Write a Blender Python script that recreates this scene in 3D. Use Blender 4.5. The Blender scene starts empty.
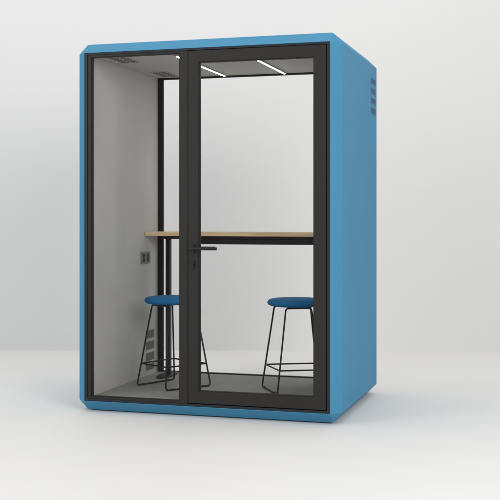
import bpy, bmesh, math, random
from mathutils import Vector, Matrix
random.seed(4)
sc = bpy.context.scene
C = sc.collection
PI = math.pi

# ------------------------------------------------------------------ materials
def hexlin(r, g, b):
    f = lambda c: (c/255/12.92) if c/255 <= .04045 else ((c/255+.055)/1.055)**2.4
    return (f(r), f(g), f(b), 1)

def mat(name, col, rough=.6, metal=0, bump=0, bscale=200, var=0, vscale=3, spec=.5, sheen=0, stretch=None, detail=4):
    m = bpy.data.materials.new(name); m.use_nodes = True
    nt = m.node_tree; b = nt.nodes['Principled BSDF']
    b.inputs['Base Color'].default_value = col
    b.inputs['Roughness'].default_value = rough
    b.inputs['Metallic'].default_value = metal
    b.inputs['Specular IOR Level'].default_value = spec
    if sheen:
        b.inputs['Sheen Weight'].default_value = sheen
    tc = nt.nodes.new('ShaderNodeTexCoord')
    mp = nt.nodes.new('ShaderNodeMapping'); nt.links.new(tc.outputs['Object'], mp.inputs['Vector'])
    if stretch: mp.inputs['Scale'].default_value = stretch
    if var:
        n = nt.nodes.new('ShaderNodeTexNoise'); n.inputs['Scale'].default_value = vscale; n.inputs['Detail'].default_value = detail
        nt.links.new(mp.outputs[0], n.inputs['Vector'])
        r = nt.nodes.new('ShaderNodeMapRange')
        r.inputs['From Min'].default_value = .3; r.inputs['From Max'].default_value = .7
        r.inputs['To Min'].default_value = 1-var; r.inputs['To Max'].default_value = 1+var
        nt.links.new(n.outputs['Fac'], r.inputs['Value'])
        h = nt.nodes.new('ShaderNodeHueSaturation'); h.inputs['Color'].default_value = col
        nt.links.new(r.outputs[0], h.inputs['Value'])
        nt.links.new(h.outputs[0], b.inputs['Base Color'])
    if bump:
        n2 = nt.nodes.new('ShaderNodeTexNoise'); n2.inputs['Scale'].default_value = bscale; n2.inputs['Detail'].default_value = 3
        nt.links.new(mp.outputs[0], n2.inputs['Vector'])
        bp = nt.nodes.new('ShaderNodeBump'); bp.inputs['Strength'].default_value = bump; bp.inputs['Distance'].default_value = .002
        nt.links.new(n2.outputs['Fac'], bp.inputs['Height']); nt.links.new(bp.outputs[0], b.inputs['Normal'])
    return m

M = {}
M['blue']   = mat('blue_shell_paint', (.056, .222, .370, 1), .6, bump=.12, bscale=350, var=.025, vscale=1.5, spec=.12)
M['bluemid'] = mat('blue_vent_grille', (.030, .135, .25, 1), .6)
M['bluedark'] = mat('blue_vent_shade', (.012, .05, .10, 1), .6)
M['frame']  = mat('charcoal_metal', (.0175, .0162, .015, 1), .5, spec=.25, bump=.05, bscale=500, var=.05, vscale=4)
M['frame2'] = mat('black_rim_metal', (.014, .018, .023, 1), .5, spec=.25, var=.05, vscale=4)
M['handle'] = mat('handle_black', (.012, .0115, .011, 1), .45, spec=.3)
M['gasket'] = mat('black_rubber', (.006, .006, .006, 1), .7)
M['felt']   = mat('grey_felt_lining', (.415, .410, .396, 1), .95, bump=.5, bscale=420, var=.05, vscale=2.2, spec=.1, sheen=.2)
M['ceil']   = mat('grey_ceiling_lining', (.44, .435, .42, 1), .9, bump=.3, bscale=420, var=.03, vscale=2, spec=.15)
M['carpet'] = mat('grey_carpet', (.28, .277, .268, 1), 1, bump=1, bscale=260, var=.10, vscale=30, spec=.05, detail=9)
M['slot']   = mat('ceiling_slot_shade', (.06, .06, .058, 1), .8)
M['slotw']  = mat('wall_grille_grey', (.20, .198, .19, 1), .7)
M['slotwd'] = mat('wall_grille_shade', (.09, .089, .086, 1), .8)
M['socket'] = mat('socket_grey', (.13, .126, .12, 1), .5)
M['seat']   = mat('blue_upholstery', (.007, .14, .33, 1), .75, bump=.4, bscale=500, var=.06, vscale=8, spec=.2)
M['wire']   = mat('black_wire', (.006, .006, .007, 1), .45, spec=.25)
M['column'] = mat('black_column', (.008, .008, .008, 1), .5, spec=.2)
M['floor']  = mat('studio_floor', (.668, .662, .652, 1), .6, bump=.05, bscale=60, var=.012, vscale=.8, spec=.25)
M['wall']   = mat('studio_wall', (.64, .641, .642, 1), .9, var=.012, vscale=.5, spec=.1)

# light oak: stretched noise along the length
m = bpy.data.materials.new('light_oak'); m.use_nodes = True; nt = m.node_tree; b = nt.nodes['Principled BSDF']
tc = nt.nodes.new('ShaderNodeTexCoord'); mp = nt.nodes.new('ShaderNodeMapping'); mp.inputs['Scale'].default_value = (1.2, 22, 45)
nz = nt.nodes.new('ShaderNodeTexNoise'); nz.inputs['Scale'].default_value = 3; nz.inputs['Detail'].default_value = 7
cr = nt.nodes.new('ShaderNodeValToRGB')
cr.color_ramp.elements[0].position = .3; cr.color_ramp.elements[0].color = (.50, .35, .19, 1)
cr.color_ramp.elements[1].position = .7; cr.color_ramp.elements[1].color = (.80, .62, .40, 1)
nt.links.new(tc.outputs['Object'], mp.inputs[0]); nt.links.new(mp.outputs[0], nz.inputs[0]); nt.links.new(nz.outputs['Fac'], cr.inputs[0])
nt.links.new(cr.outputs[0], b.inputs['Base Color']); b.inputs['Roughness'].default_value = .5
M['oak'] = m

def glass(name, tint, refl=1.0):
    m = bpy.data.materials.new(name); m.use_nodes = True; nt = m.node_tree
    for n in list(nt.nodes):
        if n.type != 'OUTPUT_MATERIAL': nt.nodes.remove(n)
    out = [n for n in nt.nodes if n.type == 'OUTPUT_MATERIAL'][0]
    t = nt.nodes.new('ShaderNodeBsdfTransparent'); t.inputs[0].default_value = tint
    g = nt.nodes.new('ShaderNodeBsdfGlossy'); g.inputs['Roughness'].default_value = .02
    f = nt.nodes.new('ShaderNodeFresnel'); f.inputs[0].default_value = 1.35
    mu = nt.nodes.new('ShaderNodeMath'); mu.operation = 'MULTIPLY'; mu.inputs[1].default_value = refl
    mx = nt.nodes.new('ShaderNodeMixShader')
    nt.links.new(f.outputs[0], mu.inputs[0]); nt.links.new(mu.outputs[0], mx.inputs[0])
    nt.links.new(t.outputs[0], mx.inputs[1]); nt.links.new(g.outputs[0], mx.inputs[2]); nt.links.new(mx.outputs[0], out.inputs[0])
    return m
M['glass'] = glass('clear_glass', (.992, .992, .992, 1), .3)
M['glassrear'] = glass('rear_glass', (.994, .994, .994, 1), .015)
M['glassdoor'] = glass('door_glass', (.99, .99, .99, 1), .3)

def emis(name, col, s):
    m = bpy.data.materials.new(name); m.use_nodes = True; nt = m.node_tree; b = nt.nodes['Principled BSDF']
    b.inputs['Emission Color'].default_value = col; b.inputs['Emission Strength'].default_value = s
    b.inputs['Base Color'].default_value = (.8, .8, .8, 1)
    return m
M['led'] = emis('led_diffuser', (1, .99, .96, 1), 30.0)

# ------------------------------------------------------------------ mesh helpers
def box(bm, x0, x1, y0, y1, z0, z1):
    vs = [bm.verts.new(p) for p in ((x0,y0,z0),(x1,y0,z0),(x1,y1,z0),(x0,y1,z0),(x0,y0,z1),(x1,y0,z1),(x1,y1,z1),(x0,y1,z1))]
    for f in ((0,3,2,1),(4,5,6,7),(0,1,5,4),(1,2,6,5),(2,3,7,6),(3,0,4,7)):
        bm.faces.new([vs[i] for i in f])

def rrect_frame(bm, x0, x1, z0, z1, tl, tr, tb, tt, y0, y1):
    """one-piece rectangular frame in the XZ plane, mitred, without internal faces"""
    O = [(x0,z0),(x1,z0),(x1,z1),(x0,z1)]
    I = [(x0+tl,z0+tb),(x1-tr,z0+tb),(x1-tr,z1-tt),(x0+tl,z1-tt)]
    v = {}
    for k, (P, n) in enumerate(((O,'o'),(I,'i'))):
        for i,(x,z) in enumerate(P):
            v[n,i,0] = bm.verts.new((x,y0,z)); v[n,i,1] = bm.verts.new((x,y1,z))
    for i in range(4):
        j = (i+1) % 4
        bm.faces.new((v['o',i,0],v['o',j,0],v['i',j,0],v['i',i,0]))
        bm.faces.new((v['o',j,1],v['o',i,1],v['i',i,1],v['i',j,1]))
        bm.faces.new((v['o',i,1],v['o',j,1],v['o',j,0],v['o',i,0]))
        bm.faces.new((v['i',j,1],v['i',i,1],v['i',i,0],v['i',j,0]))

def fillet(pts, r, closed=False, n=5):
    out = []; N = len(pts)
    for i, p in enumerate(pts):
        p = Vector(p)
        if not closed and i in (0, N-1): out.append(p); continue
        a = Vector(pts[i-1]) - p; b = Vector(pts[(i+1) % N]) - p
        la, lb = a.length, b.length; a.normalize(); b.normalize()
        ang = a.angle(b); t = min(r/math.tan(ang/2), la*.45, lb*.45)
        A = p + a*t; B = p + b*t
        for k in range(n+1):
            s = k/n
            out.append(A*(1-s)**2 + p*2*s*(1-s) + B*s*s)
    return out

def tube(bm, pts, r, closed=False, seg=10):
    pts = [Vector(p) for p in pts]; N = len(pts); rings = []
    up = Vector((.123, .456, .88)).normalized(); prev = None
    for i, p in enumerate(pts):
        if closed: t = (pts[(i+1) % N] - pts[i-1]).normalized()
        else: t = (pts[min(i+1,N-1)] - pts[max(i-1,0)]).normalized()
        if prev is None: nrm = t.cross(up).normalized()
        else: nrm = (prev - t*prev.dot(t)).normalized()
        prev = nrm; bn = t.cross(nrm)
        rings.append([bm.verts.new(p + (nrm*math.cos(2*PI*k/seg) + bn*math.sin(2*PI*k/seg))*r) for k in range(seg)])
    M_ = N if closed else N-1
    for i in range(M_):
        a, b = rings[i], rings[(i+1) % N]
        off = 0
        if closed and i == N-1:
            off = min(range(seg), key=lambda o: (a[0].co - b[o].co).length)
        for k in range(seg):
            bm.faces.new((a[k], a[(k+1)%seg], b[(k+1+off)%seg], b[(k+off)%seg]))
    if not closed:
        bm.faces.new(rings[0][::-1]); bm.faces.new(rings[-1])

def lathe(bm, prof, seg=64, centre=(0,0)):
    rings = []
    for r, z in prof:
        if r < 1e-6: rings.append([bm.verts.new((centre[0], centre[1], z))])
        else: rings.append([bm.verts.new((centre[0]+r*math.cos(2*PI*k/seg), centre[1]+r*math.sin(2*PI*k/seg), z)) for k in range(seg)])
    for a, b in zip(rings, rings[1:]):
        for k in range(seg):
            k2 = (k+1) % seg
            if len(a) == 1 and len(b) == 1: continue
            if len(a) == 1: bm.faces.new((a[0], b[k2], b[k]))
            elif len(b) == 1: bm.faces.new((a[k], a[k2], b[0]))
            else: bm.faces.new((a[k], a[k2], b[k2], b[k]))

def obj(name, bm, m, parent=None, bevel=0, smooth=False, label=None, segs=2):
    bmesh.ops.recalc_face_normals(bm, faces=bm.faces)
    me = bpy.data.meshes.new(name); bm.to_mesh(me); bm.free()
    o = bpy.data.objects.new(name, me); C.objects.link(o)
    for mm in (m if isinstance(m, (list, tuple)) else [m]): me.materials.append(mm)
    if smooth:
        for p in me.polygons: p.use_smooth = True
    if bevel:
        md = o.modifiers.new('bevel', 'BEVEL'); md.width = bevel; md.segments = segs; md.limit_method = 'ANGLE'; md.angle_limit = math.radians(25)
        md.harden_normals = False
    if parent: o.parent = parent
    if label: o['label'] = label
    return o

def empty(name, label, cat, loc=(0,0,0), rz=0, group=None):
    o = bpy.data.objects.new(name, None); C.objects.link(o); o.location = loc; o.rotation_euler = (0,0,rz)
    o.empty_display_size = .2
    o['label'] = label; o['category'] = cat
    if group: o['group'] = group
    return o

def B(): return bmesh.new()

# ------------------------------------------------------------------ the setting
PSI = .291015
CAM = Vector((1.33814, -6.09318, 1.21223))
fwd = Vector((-math.sin(PSI), math.cos(PSI), 0)); rgt = Vector((math.cos(PSI), math.sin(PSI), 0))
GZ = -.007
WALL_D = 9.75
def P(depth, side, z):
    q = CAM + fwd*depth + rgt*side; return (q.x, q.y, z)

bm = B()
vs = [bm.verts.new(P(d, s, GZ)) for d, s in ((-9,-12),(-9,12),(WALL_D,12),(WALL_D,-12))]
bm.faces.new(vs)
o = obj('floor', bm, M['floor']); o['kind'] = 'structure'
bm = B()
R_ = .004; prof = []
for k in range(9):                       # tight cove where the backdrop leaves the floor
    a = k/8*PI/2; prof.append((WALL_D - R_ + R_*math.sin(a), GZ + .0008 + R_ - R_*math.cos(a)))
prof.append((WALL_D, 6.0))
cols = [[bm.verts.new(P(d, s, z)) for s in (-12, 12)] for d, z in prof]
for a, b_ in zip(cols, cols[1:]): bm.faces.new((a[0], a[1], b_[1], b_[0]))
o = obj('wall', bm, M['wall'], smooth=True); o['kind'] = 'structure'

# ------------------------------------------------------------------ the booth
W = 1.5707; c = .0622; d = .0613; k = .0607; D = 1.2198; H = 2.3; D2 = D + d
booth = empty('meeting_booth', 'blue soundproof booth with black framed glass front and open view through it', 'booth', (0,0,0))

# shell: octagonal sleeve with chamfered front and rear rims
bm = B()
def rect(y, e=0): return [(-W-e,y,c-e),(0+e,y,c-e),(0+e,y,H-c+e),(-W-e,y,H-c+e)]
def octo(y):
    L, Rr = -W-c, c
    return [(L+k,y,0),(Rr-k,y,0),(Rr,y,k),(Rr,y,H-k),(Rr-k,y,H),(L+k,y,H),(L,y,H-k),(L,y,k)]
f0 = [bm.verts.new(p) for p in rect(0)]; o0 = [bm.verts.new(p) for p in octo(d)]
o1 = [bm.verts.new(p) for p in octo(D)]; f1 = [bm.verts.new(p) for p in rect(D2)]
def cham(f, o):
    # rect corner i is served by octagon verts
    bm.faces.new((f[0], f[1], o[1], o[0])); bm.faces.new((f[1], f[2], o[3], o[2]))
    bm.faces.new((f[2], f[3], o[5], o[4])); bm.faces.new((f[3], f[0], o[7], o[6]))
    bm.faces.new((f[1], o[2], o[1])); bm.faces.new((f[2], o[4], o[3]))
    bm.faces.new((f[3], o[6], o[5])); bm.faces.new((f[0], o[0], o[7]))
cham(f0, o0); cham(f1, o1)
for i in range(8): bm.faces.new((o0[i], o0[(i+1)%8], o1[(i+1)%8], o1[i]))
for i in range(4):
    j = (i+1) % 4; bm.faces.new((f0[i], f0[j], f1[j], f1[i]))
obj('shell', bm, M['blue'], booth, bevel=.004, segs=3)

e = .001
IL, IR, IZ0, IZ1 = -1.541, -.030, .085, 2.225
FY1 = .055                               # depth of the front frame
RY0, RY1 = 1.172, 1.200              # rear window frame
# linings
bm = B(); box(bm, -W+e, IL, FY1, RY0, c+e, H-c-e); obj('wall_lining', bm, M['felt'], booth)
bm = B(); box(bm, IR, -e, FY1, RY0, c+e, H-c-e); obj('wall_lining', bm, M['felt'], booth)
bm = B(); box(bm, IL+e, IR-e, FY1, RY0, IZ1, H-c-e); obj('ceiling_panel', bm, M['ceil'], booth)
bm = B(); box(bm, IL+e, IR-e, FY1, RY0, c+e, IZ0); obj('carpet_floor', bm, M['carpet'], booth)

# levelling plinth under the shell
bm = B(); box(bm, -W+.06, -.06, .12, D-.06, GZ+.001, .02); obj('plinth', bm, M['gasket'], booth)

# front frame: outer rim + mullion, glass on the left, door on the right
XM0, XM1 = -.936, -.884
fr_bm = B()
rrect_frame(fr_bm, -W+e, -e, c+e, H-c-e, .019, .019, .014, .012, .004, FY1-.001)
frm = obj('front_frame', fr_bm, M['frame2'], booth, bevel=.0015)
bm = B(); rrect_frame(bm, -W+.0205, XM0-.0008, c+.0155, H-c-.0135, .024, .001, .013, .012, .010, FY1-.003)
obj('glazing_bead', bm, M['frame'], frm, bevel=.001)
bm = B(); rrect_frame(bm, -W+.045, XM0-.0022, c+.029, H-c-.026, .005, .005, .005, .005, .016, .030)
obj('gasket', bm, M['gasket'], frm)
bm = B(); box(bm, XM0, XM1, .005, FY1+.01, c+.0152, H-c-.0132)
obj('mullion', bm, M['frame'], frm, bevel=.0015)
bm = B(); box(bm, -W+.047, XM0-.004, .0215, .0275, c+.031, H-c-.028)
obj('fixed_pane', bm, M['glass'], booth)

# door
DX0, DX1, DZ0, DZ1 = -.880, -.024, .0835, 2.2215
doorf = B(); rrect_frame(doorf, DX0, DX1, DZ0, DZ1, .066, .074, .072, .068, .003, .048)
door = obj('door', doorf, M['frame'], booth, bevel=.0015)
bm = B(); rrect_frame(bm, DX0+.0665, DX1-.0745, DZ0+.0725, DZ1-.0685, .004, .004, .004, .004, .012, .040)
obj('gasket', bm, M['gasket'], door)
bm = B(); box(bm, DX0+.0668, DX1-.0748, .022, .029, DZ0+.0728, DZ1-.0688)
obj('pane', bm, M['glassdoor'], door)
# dark reveal between door and frame
bm = B(); rrect_frame(bm, XM1+.0006, -.0203, c+.0156, H-c-.0136, .006, .006, .008, .006, .022, .046)
obj('door_seal', bm, M['gasket'], frm)
# lever handles both sides
def lever(side):
    bm = B(); y0 = .003 if side < 0 else .048
    s = side
    hz = 1.022; hx = DX0 + .030
    ya, yb = sorted((y0 + s*.0005, y0 + s*.008)); box(bm, hx-.012, hx+.012, ya, yb, hz-.026, hz+.026)
    tube(bm, [(hx, y0+s*.006, hz), (hx, y0+s*.05, hz)], .0085, seg=14)
    tube(bm, fillet([(hx-.004, y0+s*.048, hz), (hx+.09, y0+s*.050, hz), (hx+(.168 if s < 0 else .112), y0+s*.046, hz)], .02), .0095, seg=14)
    return obj('handle', bm, M['handle'], door, bevel=.0015, smooth=False)
lever(-1); lever(1)
for s, y0 in ((-1, .003), (1, .048)):
    bm = B(); ya, yb = sorted((y0+s*.0005, y0+s*.007)); hx = DX0+.030
    box(bm, hx-.012, hx+.012, ya, yb, .895, .947)
    tube(bm, [(hx, y0+s*.006, .921), (hx, y0+s*.012, .921)], .0085, seg=16)
    obj('lock_cylinder', bm, M['handle'], door, bevel=.0015)
for z in (.35, 1.14, 1.95):              # hinges on the right stile (inside face)
    bm = B(); tube(bm, [(DX1-.004, .056, z-.05), (DX1-.004, .056, z+.05)], .006, seg=12)
    obj('hinge', bm, M['column'], door, smooth=True)

# rear window
bm = B(); rrect_frame(bm, -W+e, -e, c+e, H-c-e, .068, .068, .030, .024, RY0+.001, RY1)
rw = obj('rear_window', bm, M['column'], booth, bevel=.0015)
bm = B(); box(bm, -W+.0685, -.0685, RY0+.010, RY0+.017, c+.0312, H-c-.0252); obj('pane', bm, M['glassrear'], rw)

# ceiling lights
for x in (-1.016, -.575):
    bm = B(); box(bm, x-.014, x+.014, .16, 1.145, IZ1-.008, IZ1-.0005)
    cl = obj('ceiling_light', bm, M['ceil'], booth, bevel=.001)
    bm = B(); box(bm, x-.0048, x+.0048, .17, 1.135, IZ1-.0105, IZ1-.0085); obj('diffuser', bm, M['led'], cl)

# ceiling air vents: slot shade put in as dark strips on an uncut plate
for y0 in (.125, .845):
    bm = B(); box(bm, -1.480, -1.335, y0-.012, y0+.262, IZ1-.003, IZ1-.0005)
    v = obj('ceiling_vent', bm, M['ceil'], booth)
    bm = B()
    for i in range(9):
        y = y0 + .008 + i*.0275
        for xa, xb in ((-1.468, -1.413), (-1.402, -1.347)):
            dx = .006 if i % 2 else -.006
            box(bm, xa+dx, xb+dx, y, y+.012, IZ1-.0042, IZ1-.0032)
    obj('shade_strips', bm, M['slot'], v)

# wall socket, left inner wall
bm = B(); box(bm, IL+.0005, IL+.006, .845, 1.015, .882, .966)
so = obj('wall_socket', bm, M['socket'], booth, bevel=.002)
for y in (.893, .967):
    bm = B(); box(bm, IL+.0065, IL+.0078, y-.019, y+.019, .896, .952)
    bm2 = obj('outlet', bm, M['column'], so, bevel=.001)
    bm = B()
    for dy in (-.008, .008): box(bm, IL+.0079, IL+.009, y+dy-.0025, y+dy+.0025, .915, .936)
    obj('contact_slots', bm, M['socket'], so)

# wall grille inside: four blocks of upright dark strips, the shade of the openings given by colour
bm = B(); zs = [(.405,.345),(.325,.265),(.245,.185),(.165,.118)]
box(bm, IL+.0004, IL+.0016, .930, 1.108, .108, .415)
wg = obj('wall_vent', bm, M['felt'], booth)
for za, zb in zs:
    bm = B(); box(bm, IL+.0018, IL+.0028, .940, 1.098, zb, za); g = obj('grille', bm, M['slotw'], wg)
    bm = B()
    for i in range(8):
        y = .944 + i*.0195; box(bm, IL+.0030, IL+.0040, y, y+.009, zb+.004, za-.004)
    obj('shade_strips', bm, M['slotwd'], g)

# outer side vents, four blocks
for i in range(4):
    za = 2.152 - i*.066; zb = za - .047
    bm = B(); rrect_frame(bm, .992, 1.172, zb, za, .004, .004, .004, .004, 0, .002)
    for v_ in bm.verts: x, y, z = v_.co; v_.co = (c+.0003+y, x, z)
    g = obj('side_vent', bm, M['blue'], booth)
    bm = B(); box(bm, c+.0003, c+.0011, .9965, 1.1675, zb+.0045, za-.0045); obj('grille', bm, M['bluemid'], g)
    bm = B()
    for j in range(7):
        y = 1.002 + j*.0235; box(bm, c+.0013, c+.0018, y, y+.013, zb+.008, za-.008)
    obj('shade_strips', bm, M['bluedark'], g)  # dark blue strips colour in the shade of the vent openings

# ------------------------------------------------------------------ bar table
TX0, TX1, TY0, TY1, TZ = IL+.003, IR-.003, .920, 1.165, 1.108
tb = empty('bar_table', 'narrow oak topped high table on black columns across the back of the booth', 'table', ((TX0+TX1)/2, (TY0+TY1)/2, IZ0))
off = Vector(tb.location)
def tobj(name, bm, m, **kw):
    bmesh.ops.translate(bm, verts=bm.verts, vec=-off); return obj(name, bm, m, tb, **kw)
bm = B(); box(bm, TX0, TX1, TY0, TY1, TZ-.029, TZ); tobj('tabletop', bm, M['oak'], bevel=.002)
bm = B(); box(bm, TX0+.10, TX1-.10, .945, 1.14, TZ-.050, TZ-.030); tobj('support_plate', bm, M['column'], bevel=.002)
bm = B(); box(bm, -1.20, -.30, .935, .975, TZ-.085, TZ-.0505); tobj('crossbar', bm, M['column'], bevel=.002)
for x in (-1.400, -.163):
    bm = B()
    box(bm, x-.016, x+.016, 1.005, 1.045, IZ0+.012, TZ-.0505)
    col = tobj('leg', bm, M['column'], bevel=.003)
    bm = B()
    prof = []
    # flat elliptical foot, long in depth
    n = 40; t, bt = [], []
    for i in range(n):
        a = 2*PI*i/n; X = x + .055*math.cos(a); Y = 1.000 + .165*math.sin(a)
        bt.append(bm.verts.new((X, Y, IZ0+.0005))); t.append(bm.verts.new((x+.05*math.cos(a), 1.0+.155*math.sin(a), IZ0+.0115)))
    bm.faces.new(bt[::-1]); bm.faces.new(t)
    for i in range(n): bm.faces.new((bt[i], bt[(i+1)%n], t[(i+1)%n], t[i]))
    bmesh.ops.translate(bm, verts=bm.verts, vec=-off)
    obj('foot', bm, M['column'], col)

# ------------------------------------------------------------------ stools
def make_stool(label, loc, rz, group):
    s = empty('bar_stool', label, 'stool', loc, rz, group)
    z0, z1 = .548, .598                                 # seat bottom / top above the booth floor
    R = .184
    bm = B()
    prof = [(0, z1-.001), (R*.5, z1), (R*.80, z1-.0015), (R*.90, z1-.005), (R*.96, z1-.011), (R*.99, z1-.019), (R, z1-.026), (R*.985, z1-.033),
            (R*.95, z1-.040), (R*.88, z1-.046), (R*.78, z0+.001), (R*.7, z0), (0, z0)]
    lathe(bm, prof)
    obj('seat', bm, M['seat'], s, smooth=True)
    # sled frame, narrower at the front than at the back
    r = .0058; hf, hb, hy, tf, tbk, ty, zt = .152, .190, .176, .083, .121, .102, z0 - .0058
    A = (-hb, hy, r); Cc = (-hf, -hy, r); Dd = (hf, -hy, r); Ee = (hb, hy, r)
    At = (-tbk, ty, zt); Ct = (-tf, -ty, zt); Dt = (tf, -ty, zt); Et = (tbk, ty, zt)
    bm = B(); tube(bm, fillet([At, A, Cc, Ct, Dt, Dd, Ee, Et], .022, closed=True), r, closed=True)
    obj('wire_frame', bm, M['wire'], s, smooth=True)
    zr = .152; q = (zr - r)/(zt - r); mix = lambda a, b: a + (b-a)*q
    gf, gb, gy = mix(hf, tf), mix(hb, tbk), mix(hy, ty)
    bm = B(); tube(bm, fillet([(-gb,gy,zr),(-gf,-gy,zr),(gf,-gy,zr),(gb,gy,zr)], .004, closed=True), .005, closed=True)
    obj('footrest', bm, M['wire'], s, smooth=True)
    for sx in (-1, 1):
        for t0, t1 in ((.13, .19), (.81, .87)):
            pt = lambda t: (sx*(hf + (hb-hf)*t), -hy + 2*hy*t, r+.0012)
            bm = B(); tube(bm, [pt(t0), pt(t1)], r+.0016, seg=12)
            obj('glide', bm, M['gasket'], s, smooth=True)
    return s
make_stool('blue round seated wire stool by the booth wall, partly behind the door frame upright', (-1.203, .576, IZ0+.0005), math.radians(-30), 'blue bar stools in the booth')
make_stool('blue round seated wire stool standing behind the door glass, below the table', (-.367, .630, IZ0+.0005), math.radians(25.7), 'blue bar stools in the booth')

# ------------------------------------------------------------------ lights
w = bpy.data.worlds.new('World'); sc.world = w; w.use_nodes = True
bg = w.node_tree.nodes['Background']; bg.inputs[1].default_value = .82
_t = w.node_tree.nodes.new('ShaderNodeTexCoord'); _s = w.node_tree.nodes.new('ShaderNodeSeparateXYZ')
_r = w.node_tree.nodes.new('ShaderNodeValToRGB')
_r.color_ramp.elements[0].position = 0; _r.color_ramp.elements[0].color = (.52, .52, .515, 1)
_r.color_ramp.elements[1].position = .8; _r.color_ramp.elements[1].color = (1.0, 1.0, .99, 1)
w.node_tree.links.new(_t.outputs['Generated'], _s.inputs[0]); w.node_tree.links.new(_s.outputs['Z'], _r.inputs[0])
w.node_tree.links.new(_r.outputs[0], bg.inputs[0])
def area(name, loc, target, size, power, col=(1,1,1)):
    l = bpy.data.lights.new(name, 'AREA'); l.shape = 'RECTANGLE'; l.size, l.size_y = size; l.energy = power; l.color = col
    o = bpy.data.objects.new(name, l); C.objects.link(o); o.location = loc
    o.rotation_euler = (Vector(target) - Vector(loc)).to_track_quat('-Z', 'Y').to_euler()
area('key_softbox', (4.0, -4.7, 3.2), (-.4, .6, 1.0), (3.0, 3.0), 275, (1, .995, .98))
area('added_fill_light', (-5.4, -4.6, 3.0), (-.6, 2.5, 1.2), (3.0, 3.0), 150, (1, 1, 1))  # unseen lamp, added to lift the dark left side
area('top_softbox', (-.8, 1.9, 5.2), (-.9, 2.2, 0), (8, 4), 95, (1, .995, .98))
area('added_backdrop_light', P(6.9, -1.6, 5.4), P(9.75, -1.8, -.4), (8, .8), 22, (1, 1, 1))  # unseen lamp above the view, added to brighten the back wall

# ------------------------------------------------------------------ camera
cd = bpy.data.cameras.new('camera'); cam = bpy.data.objects.new('camera', cd); C.objects.link(cam)
cam.location = CAM; cam.rotation_euler = (PI/2, 0, PSI)
cd.sensor_width = 36; cd.lens = 36*1066.2/500; cd.shift_y = -(250-217.05)/500
cd.clip_end = 100; cd.clip_start = .05
sc.camera = cam
sc.view_settings.view_transform = 'Standard'; sc.view_settings.look = 'None'; sc.view_settings.exposure = 0; sc.view_settings.gamma = 1
sc.render.engine = 'CYCLES'
sc.cycles.max_bounces = 10; sc.cycles.transparent_max_bounces = 16; sc.cycles.diffuse_bounces = 5
sc.cycles.use_denoising = True
